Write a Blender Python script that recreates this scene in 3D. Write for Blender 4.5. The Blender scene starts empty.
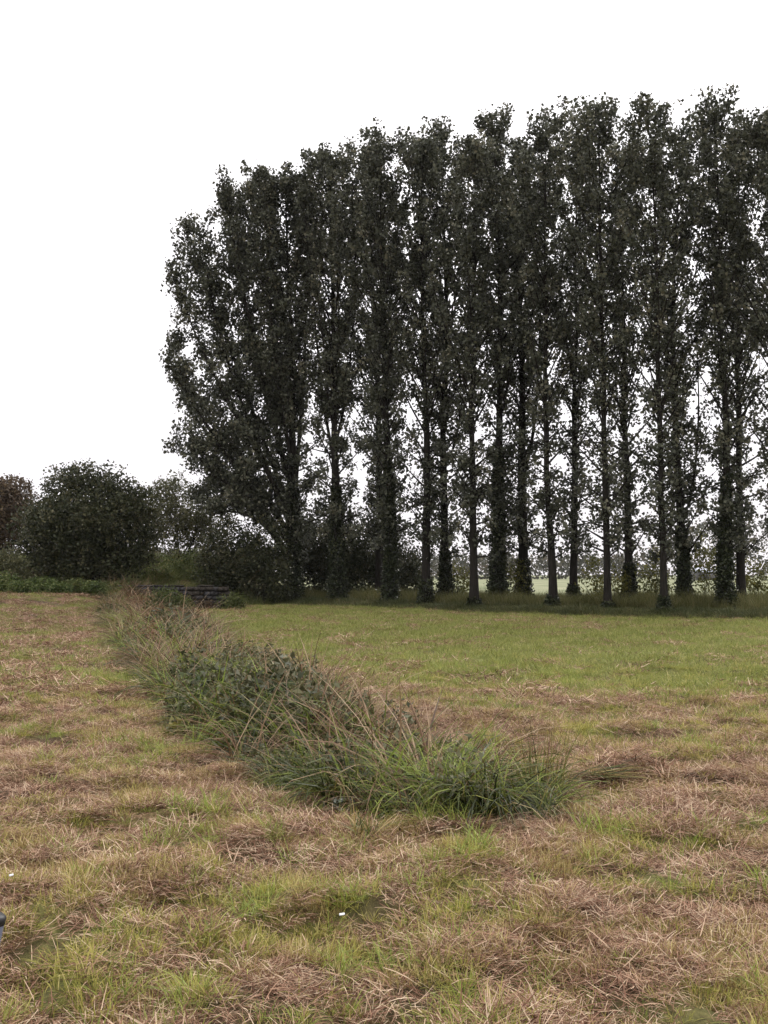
import bpy, math
import numpy as np

# ------------------------------------------------------------------ camera, sky, sun, exposure
scene = bpy.context.scene
F, HZ, EYE = 1080.0, 574.0, 1.6          # focal length (px), horizon row (px), eye height (m)
PITCH = math.atan((HZ - 512.0) / F)
cam_d = bpy.data.cameras.new('camera')
cam_d.sensor_fit = 'VERTICAL'
cam_d.sensor_height = 36.0
cam_d.lens = 36.0 * F / 1024.0
cam_d.clip_start = 0.05
cam_d.clip_end = 9000.0
cam = bpy.data.objects.new('camera', cam_d)
scene.collection.objects.link(cam)
cam.location = (0, 0, EYE)
cam.rotation_euler = (math.radians(90) + PITCH, 0, 0)
scene.camera = cam

SUN_EL, SUN_AZ = math.radians(42), math.radians(35)      # azimuth clockwise from +Y (behind the trees, to the right)
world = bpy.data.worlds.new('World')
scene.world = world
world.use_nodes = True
wn, wl = world.node_tree.nodes, world.node_tree.links
wn.clear()
w_out = wn.new('ShaderNodeOutputWorld')
w_bg = wn.new('ShaderNodeBackground')
w_sky = wn.new('ShaderNodeTexSky')
w_sky.sky_type = 'NISHITA'
w_sky.sun_disc = False
w_sky.sun_elevation = SUN_EL
w_sky.sun_rotation = SUN_AZ
w_mix = wn.new('ShaderNodeMix')
w_mix.data_type = 'RGBA'
w_no = wn.new('ShaderNodeTexNoise')
w_no.inputs['Scale'].default_value = 1.6
w_no.inputs['Detail'].default_value = 4
w_rng = wn.new('ShaderNodeMapRange')
w_rng.inputs['To Min'].default_value = 0.90
w_rng.inputs['To Max'].default_value = 1.0
w_tc = wn.new('ShaderNodeTexCoord')
wl.new(w_tc.outputs['Generated'], w_no.inputs['Vector'])
wl.new(w_no.outputs['Fac'], w_rng.inputs['Value'])
wl.new(w_rng.outputs['Result'], w_mix.inputs['Factor'])
wl.new(w_sky.outputs['Color'], w_mix.inputs['A'])
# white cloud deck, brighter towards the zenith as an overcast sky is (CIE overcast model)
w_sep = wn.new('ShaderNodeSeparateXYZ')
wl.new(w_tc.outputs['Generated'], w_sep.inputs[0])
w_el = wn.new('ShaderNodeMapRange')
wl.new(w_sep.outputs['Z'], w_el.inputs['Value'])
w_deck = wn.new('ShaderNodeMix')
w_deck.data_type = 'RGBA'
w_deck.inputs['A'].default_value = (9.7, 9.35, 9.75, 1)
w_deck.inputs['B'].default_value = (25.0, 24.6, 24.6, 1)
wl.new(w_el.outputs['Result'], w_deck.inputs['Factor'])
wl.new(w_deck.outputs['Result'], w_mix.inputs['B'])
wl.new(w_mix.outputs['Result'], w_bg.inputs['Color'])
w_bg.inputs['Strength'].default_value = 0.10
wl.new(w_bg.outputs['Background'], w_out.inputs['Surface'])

sun_d = bpy.data.lights.new('sun', 'SUN')
sun_d.energy = 1.5
sun_d.angle = math.radians(14)
sun_d.color = (1.0, 0.95, 0.88)
sun = bpy.data.objects.new('sun', sun_d)
scene.collection.objects.link(sun)
sun.location = (0, 0, 60)
sun.rotation_euler = (math.pi / 2 - SUN_EL, 0, math.pi - SUN_AZ)

scene.view_settings.view_transform = 'Standard'
scene.view_settings.look = 'None'
scene.view_settings.gamma = 1.0
scene.view_settings.exposure = 0.1
scene.view_settings.use_curve_mapping = False
scene.cycles.max_bounces = 4
scene.cycles.diffuse_bounces = 2
scene.cycles.glossy_bounces = 2
scene.cycles.transmission_bounces = 3

# ------------------------------------------------------------------ helpers
R = np.random.default_rng(11)
TAU = 2 * math.pi


def vnoise(x, y, seed=0):
    xi, yi = np.floor(x).astype(np.int64), np.floor(y).astype(np.int64)
    fx, fy = x - xi, y - yi
    fx, fy = fx * fx * (3 - 2 * fx), fy * fy * (3 - 2 * fy)

    def h(a, b):
        n = (a * 374761393 + b * 668265263 + seed * 974711) & 0xffffffff
        n = ((n ^ (n >> 13)) * 1274126177) & 0xffffffff
        return ((n ^ (n >> 16)) & 0xffff) / 65535.0
    a, b, c, d = h(xi, yi), h(xi + 1, yi), h(xi, yi + 1), h(xi + 1, yi + 1)
    return (a * (1 - fx) + b * fx) * (1 - fy) + (c * (1 - fx) + d * fx) * fy


def fbm(x, y, seed=0, octs=4):
    s, a, t = 0.0, 0.5, 0.0
    for k in range(octs):
        s = s + a * vnoise(x * 2 ** k + 17.3 * k, y * 2 ** k + 5.1 * k, seed + k)
        t += a
        a *= 0.5
    return s / t


def sstep(a, b, v):
    t = np.clip((v - a) / (b - a), 0, 1)
    return t * t * (3 - 2 * t)


# plan of the place -------------------------------------------------
LY = [6.9, 7.0, 7.3, 7.65, 8.6, 10.1, 14.9, 22.7, 42, 52]
LX = [.75, .2, -.1, -.4, -1.0, -1.75, -3.2, -5.5, -11, -13.4]
RY = [6.9, 7.0, 7.6, 8.2, 8.8, 9.2, 11.2, 15.6, 23, 38, 52]
RX = [.8, .95, 1.25, 1.3, 1.0, .55, -.2, -1.2, -3.1, -6.9, -10]
ROWX = [-30, -4.75, 0.3, 4.3, 7.8, 9.8, 13.2, 16.6, 40]
ROWY = [78, 57, 52.5, 47.5, 44.5, 42.5, 41, 40, 33]


def strip_s(x, y):
    l, r = np.interp(y, LY, LX), np.interp(y, RY, RX)
    return (x - l) / np.maximum(r - l, .05)


def behind_row(x, y):
    return (y - np.interp(x, ROWX, ROWY)) * 0.8


def hgt(x, y):
    x, y = np.asarray(x, float), np.asarray(y, float)
    near = 1 - sstep(60, 120, y)
    h = (fbm(x * .25, y * .25, 3) - .5) * .16 * near
    h = h + (fbm(x * 2.6, y * 2.6, 9, 3) - .5) * .22 * (1 - sstep(12, 40, np.hypot(x, y)))
    h = h + .8 * sstep(28, 48, y) * sstep(-8.5, -14, x)
    h = h + 1.5 * sstep(51, 62, y) * sstep(-6.0, -9, x) * (1 - sstep(80, 130, y))
    s = strip_s(x, y)
    ins = sstep(-.12, .35, s) * (1 - sstep(.65, 1.12, s)) * sstep(7.2, 8.2, y) * (1 - sstep(49, 52, y))
    h = h - .28 * ins
    d = behind_row(x, y)
    h = h + .14 * sstep(-2.2, .3, d) * (1 - sstep(3, 9, d)) * sstep(-8, -4, x)
    # shallow wheel hollow on the right of the field
    h = h - .12 * np.exp(-((x - 6.6) / 1.6) ** 2 - ((y - (17.0 + .35 * (x - 6.6))) / .5) ** 2)
    return h


def green(x, y):
    """0 = dry mown thatch, 1 = living grass"""
    s = strip_s(x, y)
    y0 = y
    y = y + (fbm(x * .35, y * .35, 71, 3) - .5) * 9
    right = sstep(.9, 1.5, s) * sstep(9, 15, y) + sstep(0, 3, x) * sstep(6, 12, y)
    right = np.clip(right, 0, 1)
    y = y0
    n = fbm(x * 2.5, y * 2.5, 31, 4)
    big = fbm(x * .35, y * .45, 57, 3)
    g = .48 + (n - .5) * 2.8 + (big - .5) * .9
    g = g + right * .43
    g = g - .55 * sstep(1.0, 1.15, s) * (1 - sstep(1.25, 2.0, s)) * sstep(9.5, 11, y) * (1 - sstep(17, 24, y))
    g = g - .25 * sstep(-3, -7, x) * sstep(8, 14, y)
    return np.clip(g, 0, 1)


def ground_at(px, py):
    """point of the terrain seen at a pixel"""
    dx, dz = (px - 384) / F, -(py - 512) / F
    c, s_ = math.cos(PITCH), math.sin(PITCH)
    d = np.array([dx, c - dz * s_, s_ + dz * c])
    t = 2.0
    for _ in range(4000):
        p = np.array([0, 0, EYE]) + d * t
        if p[2] <= float(hgt(p[0], p[1])):
            break
        t += .02 + t * .001
    return p


def z_at(py, y):
    """height of what is seen at row py at distance y"""
    return EYE + y * math.tan(math.atan(-(py - 512) / F) + PITCH)


def x_at(px, y):
    return (px - 384) / F * y


def mesh_np(name, V, Q, col=None, mats=(), midx=None, smooth=False):
    V, Q = np.asarray(V, np.float32), np.asarray(Q, np.int32)
    m = bpy.data.meshes.new(name)
    m.vertices.add(len(V))
    m.vertices.foreach_set('co', V.ravel())
    m.loops.add(Q.size)
    m.loops.foreach_set('vertex_index', Q.ravel())
    m.polygons.add(len(Q))
    m.polygons.foreach_set('loop_start', np.arange(0, Q.size, 4, dtype=np.int32))
    m.polygons.foreach_set('loop_total', np.full(len(Q), 4, np.int32))
    for a in mats:
        m.materials.append(a)
    if midx is not None:
        m.polygons.foreach_set('material_index', np.asarray(midx, np.int32))
    if smooth:
        m.polygons.foreach_set('use_smooth', np.ones(len(Q), bool))
    if col is not None:
        at = m.attributes.new('Col', 'FLOAT_COLOR', 'POINT')
        c = np.asarray(col, np.float32)
        if c.ndim == 1:
            c = np.stack([c, c, c, np.ones_like(c)], 1)
        at.data.foreach_set('color', c.ravel())
    m.update(calc_edges=True)
    return m


def link(name, mesh, parent=None, loc=None):
    o = bpy.data.objects.new(name, mesh)
    scene.collection.objects.link(o)
    if parent is not None:
        o.parent = parent
    if loc is not None:
        o.location = loc
    return o


def tag(o, label=None, cat=None, group=None, kind=None):
    if label:
        o['label'] = label
    if cat:
        o['category'] = cat
    if group:
        o['group'] = group
    if kind:
        o['kind'] = kind
    return o


def thing(name, label, cat, loc, group=None):
    o = bpy.data.objects.new(name, None)
    scene.collection.objects.link(o)
    o.location = loc
    o.empty_display_size = .2
    return tag(o, label, cat, group)


class Geo:
    def __init__(s):
        s.V, s.Q, s.C, s.n = [], [], [], 0

    def add(s, V, Q, C):
        s.V.append(V)
        s.Q.append(Q + s.n)
        s.C.append(C)
        s.n += len(V)

    def mesh(s, name, mats, smooth=False):
        return mesh_np(name, np.concatenate(s.V), np.concatenate(s.Q), np.concatenate(s.C), mats, smooth=smooth)


def tube(path, rad, sides=8, c=.5):
    path = np.asarray(path, float)
    n = len(path)
    rad = np.broadcast_to(np.asarray(rad, float), (n,))
    t = np.gradient(path, axis=0)
    t /= np.linalg.norm(t, axis=1)[:, None] + 1e-9
    ref = np.where(np.abs(t[:, 2:3]) > .9, np.array([[1., 0, 0]]), np.array([[0., 0, 1]]))
    u = np.cross(t, ref)
    u /= np.linalg.norm(u, axis=1)[:, None] + 1e-9
    w = np.cross(t, u)
    a = np.arange(sides) / sides * TAU
    V = path[:, None] + rad[:, None, None] * (np.cos(a)[None, :, None] * u[:, None] + np.sin(a)[None, :, None] * w[:, None])
    i, j = np.meshgrid(np.arange(n - 1), np.arange(sides), indexing='ij')
    j2 = (j + 1) % sides
    Q = np.stack([i * sides + j, i * sides + j2, (i + 1) * sides + j2, (i + 1) * sides + j], -1).reshape(-1, 4)
    return V.reshape(-1, 3), Q, np.full(n * sides, c)


def leaves(cen, size, aspect=.75, flat=.0, col=None):
    """one four-cornered leaf at every point"""
    n = len(cen)
    nrm = R.normal(size=(n, 3))
    nrm[:, 2] += flat * np.sign(nrm[:, 2] + 1e-6) * 1.5
    nrm /= np.linalg.norm(nrm, axis=1)[:, None]
    r = R.normal(size=(n, 3))
    r[:, 2] -= .5
    u = r - nrm * (r * nrm).sum(1)[:, None]
    u /= np.linalg.norm(u, axis=1)[:, None] + 1e-9
    w = np.cross(nrm, u)
    L = np.broadcast_to(size, (n,))[:, None]
    b = nrm * L * .12
    V = np.stack([cen - u * L * .5 - b, cen + w * L * aspect * .5 - u * L * .08 + b,
                  cen + u * L * .5 - b, cen - w * L * aspect * .5 - u * L * .08 + b], 1).reshape(-1, 3)
    Q = np.arange(4 * n).reshape(-1, 4)
    if col is None:
        col = R.random(n)
    return V, Q, np.repeat(col, 4)


def blades(root, phi, th0, dth, L, wid, segs=3, col=None, floor=.004, taper=.8):
    """curved grass blades: root (n,3), azimuth, lean from the vertical, bend over the length"""
    n = len(root)
    P = [root]
    p = root.copy()
    for k in range(segs):
        th = th0 + dth * (k + .5) / segs
        st = np.stack([np.sin(th) * np.cos(phi), np.sin(th) * np.sin(phi), np.cos(th)], 1) * (L / segs)[:, None]
        p = p + st
        p[:, 2] = np.maximum(p[:, 2], floor)
        P.append(p)
    tw = R.uniform(-.7, .7, n)
    wv = np.stack([-np.sin(phi) * np.cos(tw), np.cos(phi) * np.cos(tw), np.sin(tw)], 1)
    V = []
    for k, q in enumerate(P):
        f = k / segs
        ww = (wid * .5 * (1 - taper * f ** 1.6) * (.7 + .6 * min(f * 3, .5)))[:, None]
        V += [q - wv * ww, q + wv * ww]
    V = np.stack(V, 1).reshape(-1, 3)
    m = 2 * (segs + 1)
    base = (np.arange(n) * m)[:, None, None]
    q = np.array([[2 * k, 2 * k + 1, 2 * k + 3, 2 * k + 2] for k in range(segs)])[None]
    Q = (base + q).reshape(-1, 4)
    if col is None:
        col = R.random(n)
    return V, Q, np.repeat(col, m)


# ------------------------------------------------------------------ materials
def new_mat(name):
    m = bpy.data.materials.new(name)
    m.use_nodes = True
    nt = m.node_tree
    nt.nodes.clear()
    out = nt.nodes.new('ShaderNodeOutputMaterial')
    return m, nt.nodes, nt.links, out


def ramp(nodes, stops):
    r = nodes.new('ShaderNodeValToRGB')
    e = r.color_ramp.elements
    while len(e) < len(stops):
        e.new(.5)
    for k, (p, c) in enumerate(stops):
        e[k].position = p
        e[k].color = (*c, 1)
    return r


def plant_mat(name, stops, trans=.35, rough=.55, patch=.35, scale=.8, spec=.2):
    """leaf or blade: own random tone from the Col attribute, patchy variation over the ground"""
    m, N, Lk, out = new_mat(name)
    at = N.new('ShaderNodeAttribute')
    at.attribute_name = 'Col'
    r = ramp(N, stops)
    geo = N.new('ShaderNodeNewGeometry')
    no = N.new('ShaderNodeTexNoise')
    no.inputs['Scale'].default_value = scale
    no.inputs['Detail'].default_value = 3
    Lk.new(geo.outputs['Position'], no.inputs['Vector'])
    ma = N.new('ShaderNodeMath')
    ma.operation = 'MULTIPLY_ADD'
    ma.inputs[1].default_value = patch * 2
    ma.inputs[2].default_value = -patch
    Lk.new(no.outputs['Fac'], ma.inputs[0])
    ad = N.new('ShaderNodeMath')
    ad.operation = 'ADD'
    ad.use_clamp = True
    Lk.new(at.outputs['Fac'], ad.inputs[0])
    Lk.new(ma.outputs[0], ad.inputs[1])
    Lk.new(ad.outputs[0], r.inputs['Fac'])
    p = N.new('ShaderNodeBsdfPrincipled')
    p.inputs['Roughness'].default_value = rough
    p.inputs['Specular IOR Level'].default_value = spec
    Lk.new(r.outputs['Color'], p.inputs['Base Color'])
    t = N.new('ShaderNodeBsdfTranslucent')
    Lk.new(r.outputs['Color'], t.inputs['Color'])
    mx = N.new('ShaderNodeMixShader')
    mx.inputs[0].default_value = trans
    Lk.new(p.outputs[0], mx.inputs[1])
    Lk.new(t.outputs[0], mx.inputs[2])
    Lk.new(mx.outputs[0], out.inputs['Surface'])
    return m


M = {}
M['poplar'] = plant_mat('poplar_leaf', [(0, (.030, .033, .021)), (.45, (.066, .071, .046)), (.8, (.118, .122, .083)), (1, (.18, .17, .115))], .25, .5, .2, .4)
M['hawthorn'] = plant_mat('hawthorn_leaf', [(0, (.020, .026, .011)), (.5, (.045, .050, .022)), (.85, (.10, .095, .048)), (1, (.16, .14, .08))], .2, .5, .25, .5)
M['willow'] = plant_mat('willow_leaf', [(0, (.05, .053, .024)), (.55, (.10, .102, .048)), (1, (.19, .17, .09))], .25, .5, .25, .5)
M['copper'] = plant_mat('copper_leaf', [(0, (.045, .032, .020)), (.55, (.10, .068, .042)), (1, (.17, .13, .07))], .25, .55, .25, .5)
M['sucker'] = plant_mat('sucker_leaf', [(0, (.05, .055, .015)), (.55, (.12, .12, .03)), (1, (.24, .21, .06))], .4, .5, .25, .5)
M['ivy'] = plant_mat('ivy_leaf', [(0, (.012, .016, .008)), (.6, (.026, .034, .014)), (1, (.06, .065, .03))], .1, .4, .2, .5)
M['bracken'] = plant_mat('bracken_leaf', [(0, (.045, .06, .018)), (.55, (.10, .12, .035)), (1, (.22, .19, .08))], .3, .55, .3, .4)
M['nettle'] = plant_mat('nettle_leaf', [(0, (.03, .05, .014)), (.55, (.085, .115, .03)), (1, (.17, .18, .07))], .3, .5, .25, .5)
M['thatch'] = plant_mat('dry_thatch', [(0, (.055, .022, .014)), (.35, (.19, .096, .062)), (.7, (.37, .23, .15)), (1, (.62, .48, .34))], .15, .7, .3, 2.2, .1)
M['stubble'] = plant_mat('dry_stubble', [(0, (.15, .095, .035)), (.4, (.34, .255, .10)), (.75, (.50, .41, .18)), (1, (.64, .55, .31))], .3, .6, .28, 1.6, .12)
M['grass'] = plant_mat('grass_blade', [(0, (.10, .112, .022)), (.4, (.27, .262, .060)), (.75, (.46, .40, .12)), (1, (.60, .50, .22))], .4, .5, .3, 1.3, .15)
M['field'] = plant_mat('field_blade', [(0, (.08, .10, .024)), (.45, (.205, .23, .058)), (.8, (.33, .33, .10)), (1, (.48, .42, .19))], .4, .5, .3, .8, .15)
M['lush'] = plant_mat('lush_grass_blade', [(0, (.08, .11, .02)), (.5, (.23, .285, .055)), (1, (.44, .45, .12))], .4, .45, .25, .9, .2)
M['sedge'] = plant_mat('sedge_blade', [(0, (.018, .024, .007)), (.32, (.058, .074, .016)), (.58, (.135, .145, .032)), (.78, (.27, .195, .055)), (1, (.46, .36, .20))], .28, .45, .28, .9, .22)
M['deadreed'] = plant_mat('dead_reed', [(0, (.06, .032, .018)), (.5, (.18, .105, .058)), (1, (.40, .30, .19))], .2, .6, .25, .8)
M['plume'] = plant_mat('dock_plume', [(0, (.10, .045, .028)), (.5, (.21, .105, .065)), (1, (.34, .21, .13))], .2, .7, .2, 1.5)
M['tallgrass'] = plant_mat('tall_grass', [(0, (.035, .036, .011)), (.5, (.095, .098, .030)), (1, (.24, .21, .095))], .4, .55, .4, .6)
M['silver'] = plant_mat('silver_leaf', [(0, (.16, .20, .14)), (.6, (.38, .42, .36)), (1, (.62, .64, .62))], .2, .4, .15, 1.5)
M['verge'] = plant_mat('verge_blade', [(0, (.025, .034, .012)), (.5, (.065, .078, .026)), (1, (.17, .14, .06))], .3, .55, .4, .6)
M['far'] = plant_mat('far_wood_leaf', [(0, (.035, .04, .028)), (.55, (.07, .068, .045)), (1, (.13, .10, .07))], .2, .7, .35, .03)


def bark_mat(name, c1, c2):
    m, N, Lk, out = new_mat(name)
    tc = N.new('ShaderNodeTexCoord')
    mp = N.new('ShaderNodeMapping')
    mp.inputs['Scale'].default_value = (6, 6, .9)
    no = N.new('ShaderNodeTexNoise')
    no.inputs['Scale'].default_value = 3
    no.inputs['Detail'].default_value = 7
    no.inputs['Roughness'].default_value = .7
    Lk.new(tc.outputs['Object'], mp.inputs['Vector'])
    Lk.new(mp.outputs[0], no.inputs['Vector'])
    r = ramp(N, [(.3, c1), (.7, c2)])
    Lk.new(no.outputs['Fac'], r.inputs['Fac'])
    b = N.new('ShaderNodeBump')
    b.inputs['Strength'].default_value = .8
    b.inputs['Distance'].default_value = .03
    Lk.new(no.outputs['Fac'], b.inputs['Height'])
    p = N.new('ShaderNodeBsdfPrincipled')
    p.inputs['Roughness'].default_value = .95
    p.inputs['Specular IOR Level'].default_value = .08
    Lk.new(r.outputs['Color'], p.inputs['Base Color'])
    Lk.new(b.outputs[0], p.inputs['Normal'])
    Lk.new(p.outputs[0], out.inputs['Surface'])
    return m


M['bark'] = bark_mat('poplar_bark', (.010, .009, .007), (.030, .026, .022))
M['stone'] = bark_mat('wall_stone', (.022, .021, .021), (.07, .066, .066))
M['stone2'] = bark_mat('wall_stone_brown', (.022, .019, .015), (.06, .052, .044))
M['stone3'] = bark_mat('wall_stone_grey', (.035, .034, .035), (.09, .088, .09))
M['soil'] = bark_mat('dark_soil', (.03, .022, .016), (.10, .07, .05))


def plain(name, c, rough=.6):
    m, N, Lk, out = new_mat(name)
    no = N.new('ShaderNodeTexNoise')
    no.inputs['Scale'].default_value = 9
    no.inputs['Detail'].default_value = 5
    r = ramp(N, [(.3, tuple(v * .75 for v in c)), (.7, tuple(min(1, v * 1.1) for v in c))])
    Lk.new(no.outputs['Fac'], r.inputs['Fac'])
    p = N.new('ShaderNodeBsdfPrincipled')
    p.inputs['Roughness'].default_value = rough
    Lk.new(r.outputs['Color'], p.inputs['Base Color'])
    Lk.new(p.outputs[0], out.inputs['Surface'])
    return m


M['white'] = plain('white_scrap', (.75, .76, .78), .4)
M['blue'] = plain('grey_blue_plastic', (.19, .21, .30), .35)
M['black'] = plain('black_rubber', (.012, .012, .014), .5)
M['pale_roof'] = plain('pale_roof_sheet', (.55, .58, .66), .4)
M['dark_board'] = plain('dark_boarding', (.10, .095, .10), .8)

# ground: attribute G holds (greenness, bare soil, far pasture)
gm, N, Lk, gout = new_mat('mown_ground')
at = N.new('ShaderNodeAttribute')
at.attribute_name = 'Col'
sep = N.new('ShaderNodeSeparateColor')
Lk.new(at.outputs['Color'], sep.inputs[0])
geo = N.new('ShaderNodeNewGeometry')


def gnoise(scale, detail=6, rough=.65):
    n = N.new('ShaderNodeTexNoise')
    n.inputs['Scale'].default_value = scale
    n.inputs['Detail'].default_value = detail
    n.inputs['Roughness'].default_value = rough
    Lk.new(geo.outputs['Position'], n.inputs['Vector'])
    return n


n1, n2 = gnoise(3.0), gnoise(26.0, 5, .75)
dry = ramp(N, [(.30, (.05, .026, .016)), (.5, (.17, .10, .062)), (.72, (.34, .23, .15))])
Lk.new(n2.outputs['Fac'], dry.inputs['Fac'])
grn = ramp(N, [(.30, (.04, .042, .014)), (.5, (.13, .128, .04)), (.72, (.25, .23, .08))])
Lk.new(n2.outputs['Fac'], grn.inputs['Fac'])
pas = ramp(N, [(.35, (.12, .14, .07)), (.65, (.27, .27, .17))])
n3 = gnoise(.12, 4)
Lk.new(n3.outputs['Fac'], pas.inputs['Fac'])


def gmix(f, a, b):
    x = N.new('ShaderNodeMix')
    x.data_type = 'RGBA'
    Lk.new(f, x.inputs['Factor'])
    Lk.new(a, x.inputs['A'])
    Lk.new(b, x.inputs['B'])
    return x.outputs['Result']


jit = N.new('ShaderNodeMath')
jit.operation = 'MULTIPLY_ADD'
jit.inputs[1].default_value = .8
jit.inputs[2].default_value = -.4
Lk.new(n1.outputs['Fac'], jit.inputs[0])
gsum = N.new('ShaderNodeMath')
gsum.operation = 'ADD'
gsum.use_clamp = True
Lk.new(sep.outputs[0], gsum.inputs[0])
Lk.new(jit.outputs[0], gsum.inputs[1])
c0 = gmix(gsum.outputs[0], dry.outputs['Color'], grn.outputs['Color'])
soilc = N.new('ShaderNodeRGB')
soilc.outputs[0].default_value = (.05, .034, .024, 1)
c1 = gmix(sep.outputs[1], c0, soilc.outputs[0])
c2 = gmix(sep.outputs[2], c1, pas.outputs['Color'])
gp = N.new('ShaderNodeBsdfPrincipled')
gp.inputs['Roughness'].default_value = .95
gp.inputs['Specular IOR Level'].default_value = .1
Lk.new(c2, gp.inputs['Base Color'])
gb = N.new('ShaderNodeBump')
gb.inputs['Strength'].default_value = .9
gb.inputs['Distance'].default_value = .03
Lk.new(n2.outputs['Fac'], gb.inputs['Height'])
Lk.new(gb.outputs[0], gp.inputs['Normal'])
Lk.new(gp.outputs[0], gout.inputs['Surface'])

# ------------------------------------------------------------------ ground sheet
rad = np.concatenate([[.02], np.geomspace(.4, 90, 330), np.geomspace(95, 1500, 34)])
ang = np.concatenate([np.linspace(-.75, .75, 520, endpoint=False), np.linspace(.75, TAU - .75, 120, endpoint=False)])
rr, aa = np.meshgrid(rad, ang, indexing='ij')
gx, gy = rr * np.sin(aa), rr * np.cos(aa)
gz = hgt(gx, gy)
i, j = np.meshgrid(np.arange(len(rad) - 1), np.arange(len(ang)), indexing='ij')
j2 = (j + 1) % len(ang)
nA = len(ang)
gq = np.stack([i * nA + j, i * nA + j2, (i + 1) * nA + j2, (i + 1) * nA + j], -1).reshape(-1, 4)[:, ::-1]
fx, fy = gx.ravel(), gy.ravel()
sl = strip_s(fx, fy)
soil = np.clip(sstep(-.1, .2, sl) * (1 - sstep(.8, 1.1, sl)) * (fy > 7) * (fy < 52) * .9
               + sstep(.50, .62, fbm(fx * 2.1, fy * 2.1, 77, 3)) * (1 - .6 * green(fx, fy)) * .95, 0, 1)
dr = behind_row(fx, fy)
far = sstep(7, 11, dr) * sstep(-16, -8, fx - (fy - 55) * -.15)
gcol = np.stack([green(fx, fy), soil * (1 - far), far, np.ones_like(far)], 1)
ground = link('ground', mesh_np('ground', np.stack([fx, fy, gz.ravel()], 1), gq, gcol, [gm], smooth=True))
tag(ground, kind='structure')


# ------------------------------------------------------------------ poplars
def limb_leaves(path, per_m, sig, size, start=.0, G=None):
    """leafy twig clumps strung along a limb"""
    path = np.asarray(path)
    seg = np.linalg.norm(np.diff(path, axis=0), axis=1)
    tot = seg.sum()
    n = max(2, int(per_m * tot * (1 - start)))
    t = start + (1 - start) * R.random(n)
    cum = np.concatenate([[0], np.cumsum(seg)]) / tot
    c = np.stack([np.interp(t, cum, path[:, k]) for k in range(3)], 1)
    return c


def limb(p0, direc, length, up, bend=.15, n=6):
    """limb that leaves at direc and turns upward"""
    d = np.array(direc, float)
    d /= np.linalg.norm(d)
    P = [np.array(p0, float)]
    for k in range(n):
        d = d + np.array([0, 0, up / n]) + R.normal(size=3) * bend / n
        d /= np.linalg.norm(d)
        P.append(P[-1] + d * length / n)
    return np.array(P)


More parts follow.
